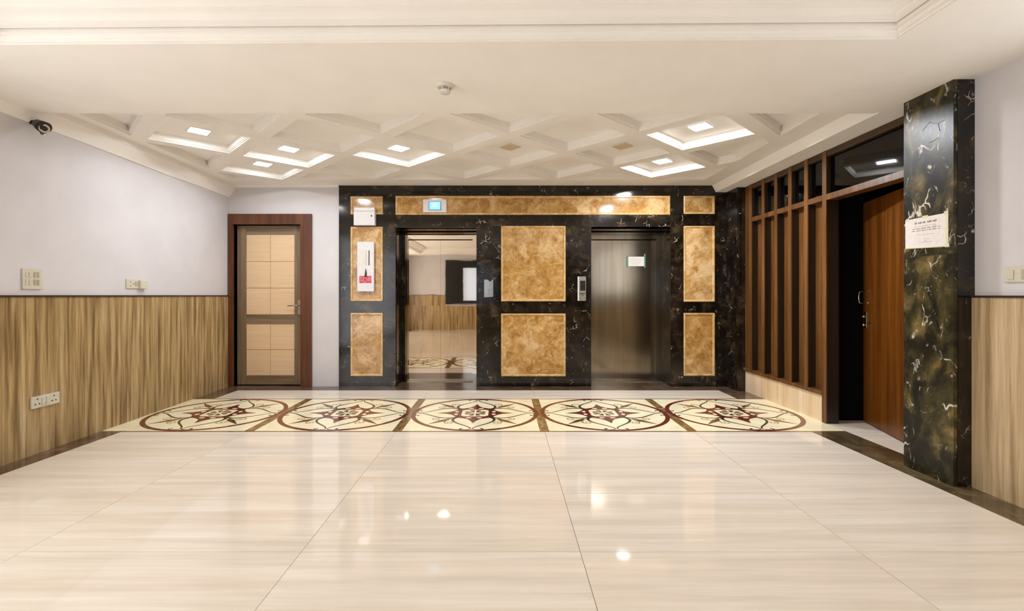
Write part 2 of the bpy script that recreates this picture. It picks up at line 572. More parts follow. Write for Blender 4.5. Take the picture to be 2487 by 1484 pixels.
pieces.append(('rosette', flatmesh('rosette', [(1.12 * p[0], 1.12 * p[1]) for p in pv], pf, M['brown_inlay']), 0.0012))
half = smooth_pts([(.150, .140), (.186, .215), (.188, .275), (.155, .345), (.085, .425), (.028, .49), (.006, .545)], 6)
wid = [0.030 - 0.019 * (i / (len(half) - 1)) for i in range(len(half))]
cc = smooth_pts([(.006, .545), (.03, .565), (.075, .572), (.098, .556), (.092, .538), (.074, .538)], 5)
cw = [0.008 + 0.012 * (i / (len(cc) - 1)) for i in range(len(cc))]
leaf = smooth_pts([(.215, .215), (.25, .285), (.30, .33), (.405, .405)], 5) + smooth_pts([(.405, .405), (.33, .30), (.285, .25), (.215, .215)], 5)[1:-1]
spir = []
for k in range(22):
    an = k / 21 * 2.6 * PI; r = 0.045 - 0.034 * k / 21
    spir.append((.225 + math.cos(an - .8) * r - 0.01, .345 + math.sin(an - .8) * r))
stem = smooth_pts([(.165, .175), (.2, .22), (.235, .26), (.262, .315), (.252, .345)], 4)
drop = [(.018 + .032 + .028 * math.cos(2 * PI * k / 10), .182 + .019 * math.sin(2 * PI * k / 10)) for k in range(10)]
for q in range(4):
    for m in (1, -1):
        fl = lambda P: rot2([(p[0] * m, p[1]) for p in P], q * PI / 2)
        pieces.append(('arch', flatmesh('arch', *ribbon(fl(half), wid), M['olive']), 0.0007))
        pieces.append(('curl', flatmesh('curl', *ribbon(fl(cc), cw), M['olive']), 0.0007))
        pieces.append(('scroll', flatmesh('scroll', *ribbon(fl(spir), 0.011), M['ochre']), 0.0005))
        pieces.append(('stem', flatmesh('stem', *ribbon(fl(stem), 0.010), M['ochre']), 0.0005))
        pieces.append(('drop', flatmesh('drop', *poly(fl(drop)), M['field']), 0.0009))
    jn = [(.178 + r_ * math.cos(a_), .178 + r_ * math.sin(a_)) for a_, r_ in [(k * PI / 4, .032 if k % 2 == 0 else .022) for k in range(8)]]
    pieces.append(('joint', flatmesh('joint', *poly(rot2(jn, q * PI / 2)), M['olive']), 0.0009))
    pieces.append(('leaf', flatmesh('leaf', *poly(rot2(leaf, q * PI / 2)), M['brown_inlay']), 0.0008))

XM = [-3.41] + JX + [2.84]
for i in range(5):
    x0, x1 = XM[i], XM[i + 1]
    if i == 0: pts = [(XL(YM0), YM0), (x1, YM0), (x1, YM1), (XL(YM1), YM1)]
    elif i == 4: pts = [(x0, YM0), (XP, YM0), (XP, YM1), (x0, YM1)]
    else: pts = [(x0, YM0), (x1, YM0), (x1, YM1), (x0, YM1)]
    fld = flat('medallion', pts, 0.0, M['field'], floor)
    cx, cy = (x0 + x1) / 2, (YM0 + YM1) / 2
    for (nm, me, z) in pieces:
        o = bpy.data.objects.new(nm, me)
        COL.objects.link(o)
        o.parent = fld
        o.location = Vector((cx, cy, z)) - wloc(fld)
for x in JX:
    box('divider_strip', x - 0.04, x + 0.04, YM0 + .005, YM1 - .005, -0.004, 0.0003, M['divider'], floor)
for yy in (YM0, YM1):
    box('edge_line', XL(yy), XP, yy - 0.011, yy + 0.011, -0.004, 0.0004, M['line'], floor)

# ================================================================== CEILING
ceil = box('ceiling', -3.7, 4.4, YR - 0.1, 6.6, 2.75, 2.80, M['ceiling'])
tag(ceil, 'cream painted ceiling with soffit, tray and diagonal coffers', kind='structure')
# front soffit with the tray opening
TX0, TX1, TY0 = -2.62, 1.995, -2.1
TYL, TYR = 2.440, 2.385
tray = [(TX0, TY0), (TX1, TY0), (TX1, TYR), (TX0, TYL)]
YE = 3.34
out = [(-3.62, YR - .02), (3.0, YR - .02), (3.0, YE), (-3.62, YE)]


def holed(name, outer, holes, z, mat, parent):
    vs = [Vector(p) for p in outer]; es = []
    n = len(outer)
    es += [(i, (i + 1) % n) for i in range(n)]
    for h in holes:
        b = len(vs)
        vs += [Vector(p) for p in h]
        es += [(b + i, b + (i + 1) % len(h)) for i in range(len(h))]
    r = delaunay_2d_cdt(vs, es, [], 0, 1e-6)
    V, Fc = r[0], r[2]

    def inside(p, h):
        c = False; j = len(h) - 1
        for i in range(len(h)):
            if (h[i][1] > p.y) != (h[j][1] > p.y) and p.x < (h[j][0] - h[i][0]) * (p.y - h[i][1]) / (h[j][1] - h[i][1]) + h[i][0]: c = not c
            j = i
        return c
    keep = []
    for f in Fc:
        cpt = sum((V[i] for i in f), Vector((0, 0))) / len(f)
        if inside(cpt, outer) and not any(inside(cpt, h) for h in holes): keep.append(tuple(reversed(f)))
    return add(name, [(v.x, v.y, z) for v in V], keep, mat, parent)


holed('soffit', out, [tray], ZS, M['ceiling'], ceil)
box('soffit_edge', -3.62, 2.64, YE, YE + 0.02, ZS + .0005, 2.75, M['ceiling'], ceil)


def inset(pl, d):
    n = len(pl); res = []
    area = sum(pl[i][0] * pl[(i + 1) % n][1] - pl[(i + 1) % n][0] * pl[i][1] for i in range(n))
    sg = 1 if area > 0 else -1
    for i in range(n):
        p0, p1, p2 = Vector(pl[i - 1]), Vector(pl[i]), Vector(pl[(i + 1) % n])
        d1 = (p1 - p0).normalized(); d2 = (p2 - p1).normalized()
        n1 = Vector((-d1.y, d1.x)) * sg; n2 = Vector((-d2.y, d2.x)) * sg
        b = n1 + n2
        b = b / max(b.length_squared / 2, 0.15)
        res.append(tuple(p1 + b * d))
    return res


def stepped(name, pl, prof, mat, parent, cap=True):
    vs, fs = [], []
    n = len(pl)
    for (d, z) in prof:
        q = inset(pl, d) if abs(d) > 1e-9 else pl
        vs += [(p[0], p[1], z) for p in q]
    for k in range(len(prof) - 1):
        for i in range(n):
            j = (i + 1) % n
            fs.append((k * n + i, k * n + j, (k + 1) * n + j, (k + 1) * n + i))
    if cap: fs.append(tuple((len(prof) - 1) * n + i for i in range(n)))
    return add(name, vs, fs, mat, parent)


stepped('tray_moulding', tray, [(0, ZS), (0, 2.451), (.012, 2.452), (.012, 2.460), (.026, 2.466), (.032, 2.472), (.032, 2.480), (.050, 2.483), (.050, 2.520), (.060, 2.520),
                                (.060, 2.498), (.085, 2.503), (.10, 2.508), (.10, 2.514), (.13, 2.528), (.16, 2.536), (.16, 2.545), (.21, 2.565), (.21, 2.60)], M['ceiling'], ceil)

# coffers: diagonal lattice, slightly turned
A0 = Vector((0.056, 4.607)); U = Vector((1.093, -0.026)); V_ = Vector((0.025, 1.044))
CX0, CX1, CY0, CY1 = -3.23, 2.39, 3.37, 5.62


def clip(pl, axis, val, keep_less):
    res = []
    n = len(pl)
    for i in range(n):
        a, b = pl[i], pl[(i + 1) % n]
        ia = (a[axis] <= val) if keep_less else (a[axis] >= val)
        ib = (b[axis] <= val) if keep_less else (b[axis] >= val)
        if ia: res.append(a)
        if ia != ib:
            t = (val - a[axis]) / (b[axis] - a[axis])
            res.append((a[0] + (b[0] - a[0]) * t, a[1] + (b[1] - a[1]) * t))
    return res


def area(pl):
    return abs(sum(pl[i][0] * pl[(i + 1) % len(pl)][1] - pl[(i + 1) % len(pl)][0] * pl[i][1] for i in range(len(pl)))) / 2


def cell(i, j):
    return A0 + U * i + V_ * j


coffers = []
for j2 in range(-3, 4):
    for i2 in range(-8, 8):
        if (i2 + j2) % 2: continue
        c = cell(i2 / 2, j2 / 2)
        if (i2 == 4 and abs(j2) == 2) or i2 == 5: continue
        k = 0.84
        pl = [tuple(c - U * .5 * k), tuple(c - V_ * .5 * k), tuple(c + U * .5 * k), tuple(c + V_ * .5 * k)]
        for ax, v, less in ((0, CX0, False), (0, CX1, True), (1, CY0, False), (1, CY1, True)):
            if pl: pl = clip(pl, ax, v, less)
        if len(pl) < 3 or area(pl) < 0.03: continue
        coffers.append(pl)
coffers.append([(1.875, 3.37), (2.39, 3.37), (2.39, 4.085), (1.77, 3.50)])
coffers.append([(1.80, 5.62), (2.39, 5.02), (2.39, 5.62)])
holed('coffer_grid', [(-3.62, YE), (2.612, YE), (2.612, 5.97), (-3.62, 5.97)], coffers, ZC, M['ceiling'], ceil)
for pl in coffers:
    stepped('coffer', pl, [(0, ZC), (0, ZC + .010), (.010, ZC + .011), (.010, ZC + .018), (.018, ZC + .019), (.018, ZC + .072)], M['ceiling'], ceil)

# right hand soffit over the partition and its sloping fascia
add('soffit_fascia', [(2.612, YE, ZC), (2.66, YE, ZS), (2.66, 5.97, ZS), (2.612, 5.97, ZC)], [(0, 1, 2, 3)], M['ceiling'], ceil)
add('soffit', [(2.66, YE, ZS), (3.05, YE, ZS), (3.05, 5.97, ZS), (2.66, 5.97, ZS)], [(0, 3, 2, 1)], M['ceiling'], ceil)
# left cornice
vs, fs = [], []
ys = [YE + 0.5 * k for k in range(6)] + [5.95]
prof = [(0.0, 2.385), (0.012, 2.385), (0.02, 2.40), (0.055, 2.45), (0.075, 2.482), (0.085, 2.486), (0.085, 2.53)]
for yv in ys:
    sag = -0.010 * math.exp(-((yv - 4.75) / 0.35) ** 2)
    for (d, z) in prof:
        vs.append((XL(yv) + d, yv, z + (sag if z < 2.42 else 0)))
n = len(prof)
for a in range(len(ys) - 1):
    for b in range(n - 1):
        fs.append((a * n + b, a * n + b + 1, (a + 1) * n + b + 1, (a + 1) * n + b))
add('cornice', vs, fs, M['ceiling'], ceil)
vs, fs = [], []
ys = [2.36, 2.7, 3.0, YE + .0]
prof = [(0.0, 2.385), (0.012, 2.385), (0.02, 2.40), (0.055, ZS)]
for yv in ys:
    for (d, z) in prof: vs.append((XL(yv) + d, yv, z))
n = len(prof)
for a in range(len(ys) - 1):
    for b in range(n - 1): fs.append((a * n + b, a * n + b + 1, (a + 1) * n + b + 1, (a + 1) * n + b))
add('cornice', vs, fs, M['ceiling'], ceil)
box('cornice', XL(YB), bx(823), YB - 0.03, YB + .02, 2.505, 2.53, M['ceiling'], ceil)

# ================================================================== WALLS
wl = box('wall_left', YR, 6.1, -0.12, 0.0, 0.0, 2.6, M['wall'], f=lambda a, d, z: LW(a, d, z))
tag(wl, 'white painted left wall above a wood-grain wainscot', kind='structure')
for (a, b) in ((YR, -1.5), (-1.5, 0.6), (0.6, 2.2), (2.2, 3.34), (3.34, 4.62), (4.62, 5.905)):
    box('wainscot_panel', a + .0006, b - .0006, 0.0, 0.012, 0.0, 1.137, M['wainscot'], wl, f=LW)
box('wainscot_cap', YR, 5.905, 0.0, 0.02, 1.137, 1.150, M['cap'], wl, f=LW)

wr = box('wall_right', YR, 3.0, -0.15, 0.0, 0.0, 2.6, M['wall'], f=RW)
tag(wr, 'white painted right wall above a wood-grain wainscot', kind='structure')
for (a, b) in ((YR, -0.6), (-0.6, 1.1), (1.1, 2.826)):
    box('wainscot_panel', a + .0006, b - .0006, 0.0, 0.02, 0.0, 1.135, M['wainscot_right'], wr, f=RW)
box('wainscot_cap', YR, 2.826, 0.0, 0.026, 1.135, 1.148, M['cap'], wr, f=RW)

wq = multi('wall_rear', [(-3.4, 3.0, -0.12, 0.0, 0.0, 0.95), (-3.4, 3.0, -0.12, 0, 2.05, 2.6), (-3.4, -1.37, -0.12, 0, .95, 2.05), (-0.35, 3.0, -0.12, 0, .95, 2.05)], M['wall'], f=QW)
tag(wq, 'white painted rear wall of the lobby seen mirrored in the elevator doors', kind='structure')
for k in range(4):
    box('wainscot_panel', -3.22 + 1.51 * k + .0006, -3.22 + 1.51 * (k + 1) - .0006, 0.0, 0.012, 0.0, .80, M['wainscot'], wq, f=QW)
box('wainscot_panel', -3.22, -1.95, 0.0, 0.012, .80, 1.137, M['wainscot'], wq, f=QW)
box('wainscot_cap', -3.22, -1.95, 0.0, 0.02, 1.137, 1.15, M['cap'], wq, f=QW)
w1 = empty('window_1', (-0.86, YR, 0.86))
tag(w1, 'dark framed window with pale blue panes mirrored in the left elevator door', kind='structure')
multi('window_frame', [(-1.95, -1.37, 0.0, 0.07, .86, 2.31), (-0.35, 2.70, 0.0, 0.07, .80, 2.31), (-1.37, -.35, 0.0, 0.07, .86, .95), (-1.37, -.35, 0, .07, 2.05, 2.31)], M['black_plastic'], w1, f=QW)
box('mullion', -.89, -.85, -0.03, 0.05, .95, 2.05, M['black_plastic'], w1, f=QW)
for (a, b) in ((-1.37, -.89), (-.85, -.35)):
    box('pane', a, b, -.05, -.04, .95, 2.05, M['daylight'], w1, f=QW)

# added fill light in the left wall, shaped as a tall curtained window
wn = empty('fill_window_left', LW(-0.1, 0, 0.1))
tag(wn, 'added fill light shaped as a tall curtained window in the left wall', kind='structure')
multi('window_frame', [(-2.5, 2.3, 0.0, .03, .06, .10), (-2.5, 2.3, 0, .03, 2.36, 2.40), (-2.5, -2.46, 0, .03, .1, 2.36), (2.26, 2.3, 0, .03, .1, 2.36)], M['white_plastic'], wn, f=LW)
for q in range(4):
    box('fill_glow_panel', -2.46 + q * 1.18 + .01, -2.46 + (q + 1) * 1.18 - .01, .021, .028, .10, 2.36, M['fill_glow_panel'], wn, f=LW)

wn = empty('fill_window_right', RW(-0.1, 0, 1.2))  # second added fill light, window-shaped, out of view on the right
tag(wn, 'added fill light shaped as a curtained window in the right wall', kind='structure')
multi('window_frame', [(-2.5, 2.3, 0.0, .03, 1.16, 1.20), (-2.5, 2.3, 0, .03, 2.36, 2.40), (-2.5, -2.46, 0, .03, 1.2, 2.36), (2.26, 2.3, 0, .03, 1.2, 2.36)], M['white_plastic'], wn, f=RW)
for q in range(4):
    box('fill_glow_panel', -2.46 + q * 1.18 + .01, -2.46 + (q + 1) * 1.18 - .01, .021, .028, 1.20, 2.36, M['fill_glow_panel_right'], wn, f=RW)

# back wall: plaster part around the door and the rough wall behind the marble
XD0, XD1, ZD = -3.408, -2.558, 2.04
wb = multi('wall_back', [(XD1, bx(823) + .01, -.15, -.015, 0, 2.6), (XL(YB) - .05, XD1, -.15, -.015, ZD, 2.6), (-3.6, XD0, -.15, -.015, 0, ZD),
                         (bx(823) + .01, 3.05, -.12, -.03, bz(553), 2.6), (bx(823) + .01, bx(961), -.12, -.03, 0, bz(553)), (bx(1158), bx(1435), -.12, -.03, 0, bz(553)), (bx(1631), 3.05, -.12, -.03, 0, bz(553))],
           M['wall'], f=BW)
tag(wb, 'back wall clad in dark marble slabs with golden marble panels', kind='structure')
slabs = [(823, 1120, 448, 476), (1120, 1440, 448, 476), (1440, 1764, 448, 476), (823, 852, 476, 705), (823, 852, 705, 939), (852, 930, 521, 551), (852, 930, 731.5, 760), (852, 930, 913.5, 939),
         (930, 961, 476, 630), (930, 961, 630, 939), (961, 1157, 522, 553), (1157, 1436, 522, 549), (1436, 1629, 522, 551), (1627, 1660, 476, 522), (1157, 1217, 549, 630), (1157, 1217, 630, 939),
         (1217, 1373.5, 732, 761.5), (1217, 1373.5, 914, 939), (1373.5, 1436, 549, 630), (1373.5, 1436, 630, 939), (1629, 1660, 522, 705), (1629, 1660, 705, 939),
         (1660, 1735.5, 520, 549), (1660, 1735.5, 733, 760), (1660, 1735.5, 913, 939), (1735.5, 1766, 476, 705), (1735.5, 1766, 705, 939)]
for (x0, x1, y0, y1) in slabs:
    box('marble_slab', bx(x0) + .0005, bx(x1) - .0005, -.03, 0.0, max(bz(y1), 0) + .0005, bz(y0) - .0005, M['marble'], wb, f=BW)
golds = [(852, 930, 477, 521), (961, 1627, 476, 522), (1660, 1735.5, 476, 520), (852, 930, 551, 731.5), (852, 930, 760, 913.5), (1217, 1373.5, 549, 732), (1217, 1373.5, 761.5, 914),
         (1660, 1735.5, 549, 733), (1660, 1735.5, 760, 913)]
for (x0, x1, y0, y1) in golds:
    p = box('gold_panel', bx(x0) + .001, bx(x1) - .001, -.03, 0.002, bz(y1) + .001, bz(y0) - .001, M['gold'], wb, f=BW)
    p['label'] = 'golden brown marble panel'
    ring_frame('panel_frame', bx(x0) + .001, bx(x1) - .001, bz(y1) + .001, bz(y0) - .001, 0.026, 0.002, 0.014, M['gold_frame'], p, BW)
# marble reveals of the two elevator openings
LIFTS = [(bx(962), bx(1157)), (bx(1436), bx(1629))]
ZL = bz(553)
for (a, b) in LIFTS:
    box('marble_slab', a - .03, a, -.42, -.03, 0, ZL, M['marble'], wb, f=BW)
    box('marble_slab', b, b + .03, -.42, -.03, 0, ZL, M['marble'], wb, f=BW)
    box('marble_slab', a - .03, b + .03, -.42, -.03, ZL, ZL + .03, M['marble'], wb, f=BW)

# corner pilaster beside the partition
pc = empty('pilaster', (2.87, 5.79, 0))
tag(pc, 'dark marble corner pilaster between the gold panels and the timber partition', 'pilaster')
box('front_slab', 2.792, 2.96, 5.65, 5.675, 0, 2.4445, M['marble'], pc)
box('side_slab', 2.792, 2.815, 5.6755, 5.935, 0, 2.4445, M['marble'], pc)

# big pillar on the right
pp = empty('pillar', (2.82, 3.0, 0))
tag(pp, 'tall olive-black marble pillar with white veins on the right', 'pillar')
box('side_slab', 2.694, 2.716, 2.828, 3.18, 0, 1.40, M['pillar'], pp)
box('side_slab', 2.694, 2.716, 2.828, 3.18, 1.4006, ZS, M['pillar'], pp)
box('front_slab', 2.7165, 2.83, 2.826, 2.85, 0, 1.135, M['marble'], pp)
box('front_slab', 2.7165, 2.83, 2.826, 2.85, 1.1356, ZS, M['marble'], pp)
box('core', 2.7165, 2.95, 2.8505, 3.178, 0, ZS, M['marble'], pp)
# hairline cracks near its top
def crack(pts):
    P = [(2.6935, *q) for q in pts]
    tube('crack', P, [0.0012] * len(P), M['cap'], pp, n=5)
def pil(x, y):            # photo point on the pillar side face
    Y = 2.694 * F / (x - 1225)
    return (Y, H + (717 - y) * Y / F)
crack([pil(2241, 318), pil(2251, 305), pil(2258, 297), pil(2268, 300), pil(2279, 300), pil(2288, 295), pil(2295, 292)])
crack([pil(2279, 300), pil(2281, 310), pil(2283, 318)])
crack([pil(2257, 346), pil(2268, 343), pil(2276, 336), pil(2283, 336)])

# ================================================================== DOOR 1 (left, in the back wall)
d1 = empty('door_1', (-2.98, YB, 0))
tag(d1, 'brown timber door with cream laminate panels beside the left wall', kind='structure')
XF0, XF1, ZF = XL(YB) + .012, bx(757), bz(520)
multi('door_frame', [(XF0, XD0, -.10, .022, 0.0, ZF), (XD1, XF1, -.10, .022, 0.0, ZF), (XD0, XD1, -.10, .022, ZD, ZF)], M['frame_wood'], d1, f=BW)
YLF = 6.01
kl = YLF / F
lx = lambda x: (x - 1225) * kl
lz = lambda y: H + (717 - y) * kl
def LF(a, d, z): return (a, YLF - d, z)
lf = multi('door_leaf', [(XD0 + .003, lx(598), -.035, 0, .012, ZD - .004), (lx(715), XD1 - .003, -.035, 0, .012, ZD - .004)], M['leaf_wood'], d1, f=LF)
for (z0, z1) in ((.012, lz(912)), (lz(787), lz(764)), (lz(570), ZD - .004)):
    box('rail', lx(598) + .0003, lx(715) - .0003, -.035, -.0005, z0, z1, M['leaf_rail'], lf, f=LF)
def panels(zs):
    xs = [lx(598), lx(656.5), lx(715)]
    for i in range(2):
        for k in range(len(zs) - 1):
            box('panel', xs[i] + .0022, xs[i + 1] - .0022, -.033, -.004, zs[k] + .0022, zs[k + 1] - .0022, M['panel_wood'], lf, f=LF)
panels([lz(764), lz(699.5), lz(635), lz(570)])
panels([lz(912), lz(849.5), lz(787)])
box('groove', lx(598), lx(715), -.034, -.0325, lz(912), lz(570), M['grout'], lf, f=LF)
hd = box('handle', lx(724.5), lx(732) - .004, 0, .012, lz(764.5), lz(729), M['steel'], d1, bevel=.002, f=LF)
tube('lever', [(lx(728), YLF - .012, lz(742)), (lx(728), YLF - .05, lz(742)), (lx(724), YLF - .055, lz(742)), (lx(703), YLF - .052, lz(742.5))], [.008, .008, .008, .0065], M['steel'], hd, n=10)
tube('keyhole', [(lx(728), YLF - .011, lz(751)), (lx(728), YLF - .014, lz(751))], [.006, .006], M['slot'], hd, n=10)

# ================================================================== ELEVATORS
def elevator(a, b, door_mat, label, tint):
    c = (a + b) / 2
    e = empty('elevator', (c, 6.3, 0))
    tag(e, label, 'elevator')
    yf = 6.31
    zt, zd = H + (717 - 565) * yf / F, H + (717 - 581.5) * yf / F
    wdoor = 0.433
    box('jamb', a + .0005, c - wdoor - .03, yf - .04, yf + .05, 0, zt + .02, M['marble'] if tint else door_mat, e)
    multi('frame', [(c - wdoor - .0295, c - wdoor, yf - .012, yf + .05, 0.0, zt), (c + wdoor, b - .001, yf - .012, yf + .05, 0.0, zt)], door_mat, e)
    box('header', c - wdoor + .0005, c + wdoor - .0005, yf - .010, yf + .05, zd, zt, door_mat, e)
    box('lintel', a + .0005, b - .0005, yf - .04, yf + .05, zt + .0205, ZL - .0005, M['marble'], e)
    for s in (0, 1):
        x0, x1 = (c - wdoor + .001, c - .0008) if s == 0 else (c + .0008, c + wdoor - .001)
        box('door_panel', x0, x1, yf + .025, yf + .045, .012, zd - .010, door_mat, e)
    box('gap_plate', a, b, yf + .055, yf + .07, 0, ZL, M['dark_room'], e)  # dark plate added behind the doors to stop light leaking through gaps
    box('sill', c - wdoor, c + wdoor, yf - .06, yf + .05, 0.0005, .010, M['steel'], e)
    return e


elevator(*LIFTS[0], M['mirror'], 'mirror-polished steel elevator on the left reflecting the lobby', True)
elevator(*LIFTS[1], M['brushed'], 'brushed stainless steel elevator on the right with a paper notice', False)

# paper on the right elevator
pe = empty('paper_notice', (1.77, 6.328, 1.57))
tag(pe, 'small white paper taped in green to the brushed elevator door', 'notice')
ke = 6.33 / F
ex = lambda x: (x - 1225) * ke
ez = lambda y: H + (717 - y) * ke
add('sheet', [(ex(1525), 6.3285, ez(646.5)), (ex(1565), 6.3285, ez(646.5)), (ex(1564), 6.3285, ez(623.5)), (ex(1525), 6.3285, ez(623.5)),
              (ex(1525), 6.3295, ez(646.5)), (ex(1565), 6.3295, ez(646.5)), (ex(1564), 6.3295, ez(623.5)), (ex(1525), 6.3295, ez(623.5))], BF, M['paper'], pe)
box('tape', ex(1522.5), ex(1526), 6.3275, 6.3296, ez(648), ez(622), M['green_tape'], pe)
box('tape', ex(1564), ex(1567.5), 6.3275, 6.3296, ez(650), ez(617), M['green_tape'], pe)
for yy, xa, xb in ((628.5, 1529, 1560), (632.5, 1530, 1561), (637, 1529, 1556), (641, 1532, 1552)):
    box('text_line', ex(xa), ex(xb), 6.3281, 6.3286, ez(yy + .5), ez(yy - .5), M['ink_light'], pe)

# lift floor display over the left elevator
ld = empty('floor_display', (bx(1056), YB, bz(516)))
tag(ld, 'steel floor display with glowing blue screen above the left elevator', 'display')
box('plate', bx(1028), bx(1085), .003, .020, bz(516.5), bz(485), M['display_plate'], ld, bevel=.003, f=BW)
sc_ = box('screen_bezel', bx(1042), bx(1072), .020, .0225, bz(511.5), bz(490), M['black_plastic'], ld, f=BW)
box('screen', bx(1043.5), bx(1070), .0225, .0235, bz(510), bz(491), M['screen'], sc_, f=BW)
box('digit', bx(1050), bx(1064), .0235, .0238, bz(504), bz(494), M['screen_mark'], sc_, f=BW)

# call plates
c1 = empty('call_plate', (bx(1187), YB, bz(722)))
tag(c1, 'bright polished steel call plate beside the mirror elevator', 'call plate')
pts = [(1176, 722), (1198, 721), (1198, 679), (1195, 679), (1192.5, 683.5), (1188, 683), (1185.5, 679.5), (1176, 679)]
vs = [BW(bx(x), .012, bz(y)) for x, y in pts] + [BW(bx(x), 0, bz(y)) for x, y in pts]
n = len(pts)
add('plate', vs, [tuple(range(n)), tuple(range(2 * n - 1, n - 1, -1))] + [(i, n + i, n + (i + 1) % n, (i + 1) % n) for i in range(n)], M['chrome'], c1)
for yy in (705, 713):
    tube('button', [BW(bx(1187), .012, bz(yy)), BW(bx(1187), .016, bz(yy))], [.012, .012], M['steel'], c1, n=16)
c2 = empty('call_station', (bx(1413), YB, bz(731)))
tag(c2, 'steel call station with black screen left of the brushed elevator', 'call station')
box('housing', bx(1405), bx(1422.5), 0, .035, bz(731), bz(671.5), M['steel'], c2, bevel=.003, f=BW)
box('side_strip', bx(1402.5), bx(1405) - .0003, 0, .034, bz(730.5), bz(672), M['white_plate'], c2, f=BW)
box('display', bx(1408), bx(1420.5), .035, .037, bz(706), bz(682), M['black_plastic'], c2, f=BW)
box('recess', bx(1407), bx(1421), .035, .036, bz(714.5), bz(711.5), M['slot'], c2, f=BW)
tube('button', [BW(bx(1414), .035, bz(717)), BW(bx(1414), .040, bz(717))], [.010, .010], M['chrome'], c2, n=16)

# white alarm box and fire key panel on the left gold panels
wbx = empty('junction_box', (bx(888), YB, bz(549)))
tag(wbx, 'white plastic box above the fire switch panel on dark marble', 'box')
box('casing', bx(863), bx(914), 0.002, .07, bz(549), bz(515), M['white_plate'], wbx, bevel=.004, f=BW)
box('lid', bx(864), bx(913.5), 0.002, .066, bz(514.6), bz(506), M['white_plate'], wbx, bevel=.003, f=BW)
tube('knob', [BW(bx(906), .07, bz(526.5)), BW(bx(906), .074, bz(526.5))], [.011, .009], M['black_plastic'], wbx, n=14)
fp = empty('fire_switch_panel', (bx(890), YB, bz(708)))
tag(fp, 'tall white switch panel with red label on the gold marble', 'switch panel')
box('cover', bx(870), bx(910.5), .016, .045, bz(708), bz(588), M['white_plate'], fp, bevel=.003, f=BW)
box('window_pane', bx(875), bx(890.3), .045, .047, bz(645.5), bz(606.5), M['white_plastic'], fp, f=BW)
box('edge_bar', bx(890.6), bx(892.2), .045, .050, bz(645), bz(609), M['steel'], fp, f=BW)
box('slot', bx(897.5), bx(900), .045, .0465, bz(645), bz(609), M['slot'], fp, f=BW)
hm = tube('hammer', [BW(bx(891), .049, bz(654)), BW(bx(891.3), .050, bz(662)), BW(bx(890.8), .050, bz(672))], [.004, .010, .014], M['slot'], fp, n=10)
rl = box('label_plate', bx(875.5), bx(904.5), .045, .0465, bz(687.5), bz(670.5), M['red'], fp, f=BW)
for (xa, xb, ya, yb) in ((877, 885, 673, 674.6), (877, 882, 677, 678.6), (877, 884, 681.5, 683), (896, 897.3, 673, 684), (899, 900.2, 673, 684), (901.8, 903, 674, 683)):
    box('print', bx(xa), bx(xb), .0465, .0469, bz(yb), bz(ya), M['pink_mark'], rl, f=BW)
tube('key_ring', [BW(bx(889.5) + .022 * math.cos(2 * PI * k / 16), .049, bz(680.5) + .028 * math.sin(2 * PI * k / 16)) for k in range(17)], [.005] * 17, M['pink_mark'], rl, n=6, caps=False)

# ================================================================== TIMBER PARTITION
tp = empty('timber_partition', (2.93, 4.9, 0))
tag(tp, 'dark brown timber partition with recessed panels and smoked glass panes', 'partition')
PY = [5.60, 5.515, 5.245, 5.0, 4.753, 4.497]
YP0 = 4.215
for k in range(2):
    y0 = 4.285 + k * 0.68
    box('base_stone', XP, 3.0, y0 + .0005, y0 + .68 - .0005, 0, .243, M['stone_base'], tp)
box('sill', XP - .014, 3.0, 4.272, 5.645, .2435, .278, M['screen_wood'], tp, bevel=.003)
for i, yv in enumerate(PY[1:] + [4.24]):
    main = (i == len(PY) - 1)
    w = 0.026
    z0 = 0.0 if main else .2785
    x1 = 2.99 if main else 2.962
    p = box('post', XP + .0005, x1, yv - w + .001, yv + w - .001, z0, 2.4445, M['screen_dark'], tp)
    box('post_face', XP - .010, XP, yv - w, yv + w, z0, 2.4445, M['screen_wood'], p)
box('post', XP, 2.962, 5.56, 5.646, .2785, 2.4445, M['screen_wood'], tp)
pys = [5.56] + [q for q in PY[1:]] + [4.24]
for i in range(1, len(pys) - 1):
    hi, lo = pys[i] - .0265, pys[i + 1] + .0265
    box('infill_panel', 2.952, 2.968, lo, hi, .2785, 2.004, M['screen_wood'], tp)
    box('glass_pane', 2.915, 2.921, lo, hi, 2.056, 2.3875, M['glass'], tp)
box('infill_panel', 2.952, 2.968, 5.542, 5.5595, .2785, 2.004, M['screen_wood'], tp)
for i in range(len(pys) - 1):
    hi, lo = pys[i] - .0265, pys[i + 1] + .0265
    if hi - lo < .05: continue
    box('mid_rail', XP - .008, 2.962, lo, hi, 2.005, 2.055, M['screen_wood'], tp)
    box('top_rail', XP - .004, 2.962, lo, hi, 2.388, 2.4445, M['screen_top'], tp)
box('mid_rail', XP - .010, 2.985, 3.182, 4.2135, 2.0, 2.052, M['screen_wood'], tp)
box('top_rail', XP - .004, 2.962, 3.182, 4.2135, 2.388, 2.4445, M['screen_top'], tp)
box('glass_pane', 2.915, 2.921, 3.182, 4.2135, 2.053, 2.3875, M['glass'], tp)
box('post', XP + .0005, 2.985, 3.182, 3.225, 0, 1.9995, M['screen_dark'], tp)

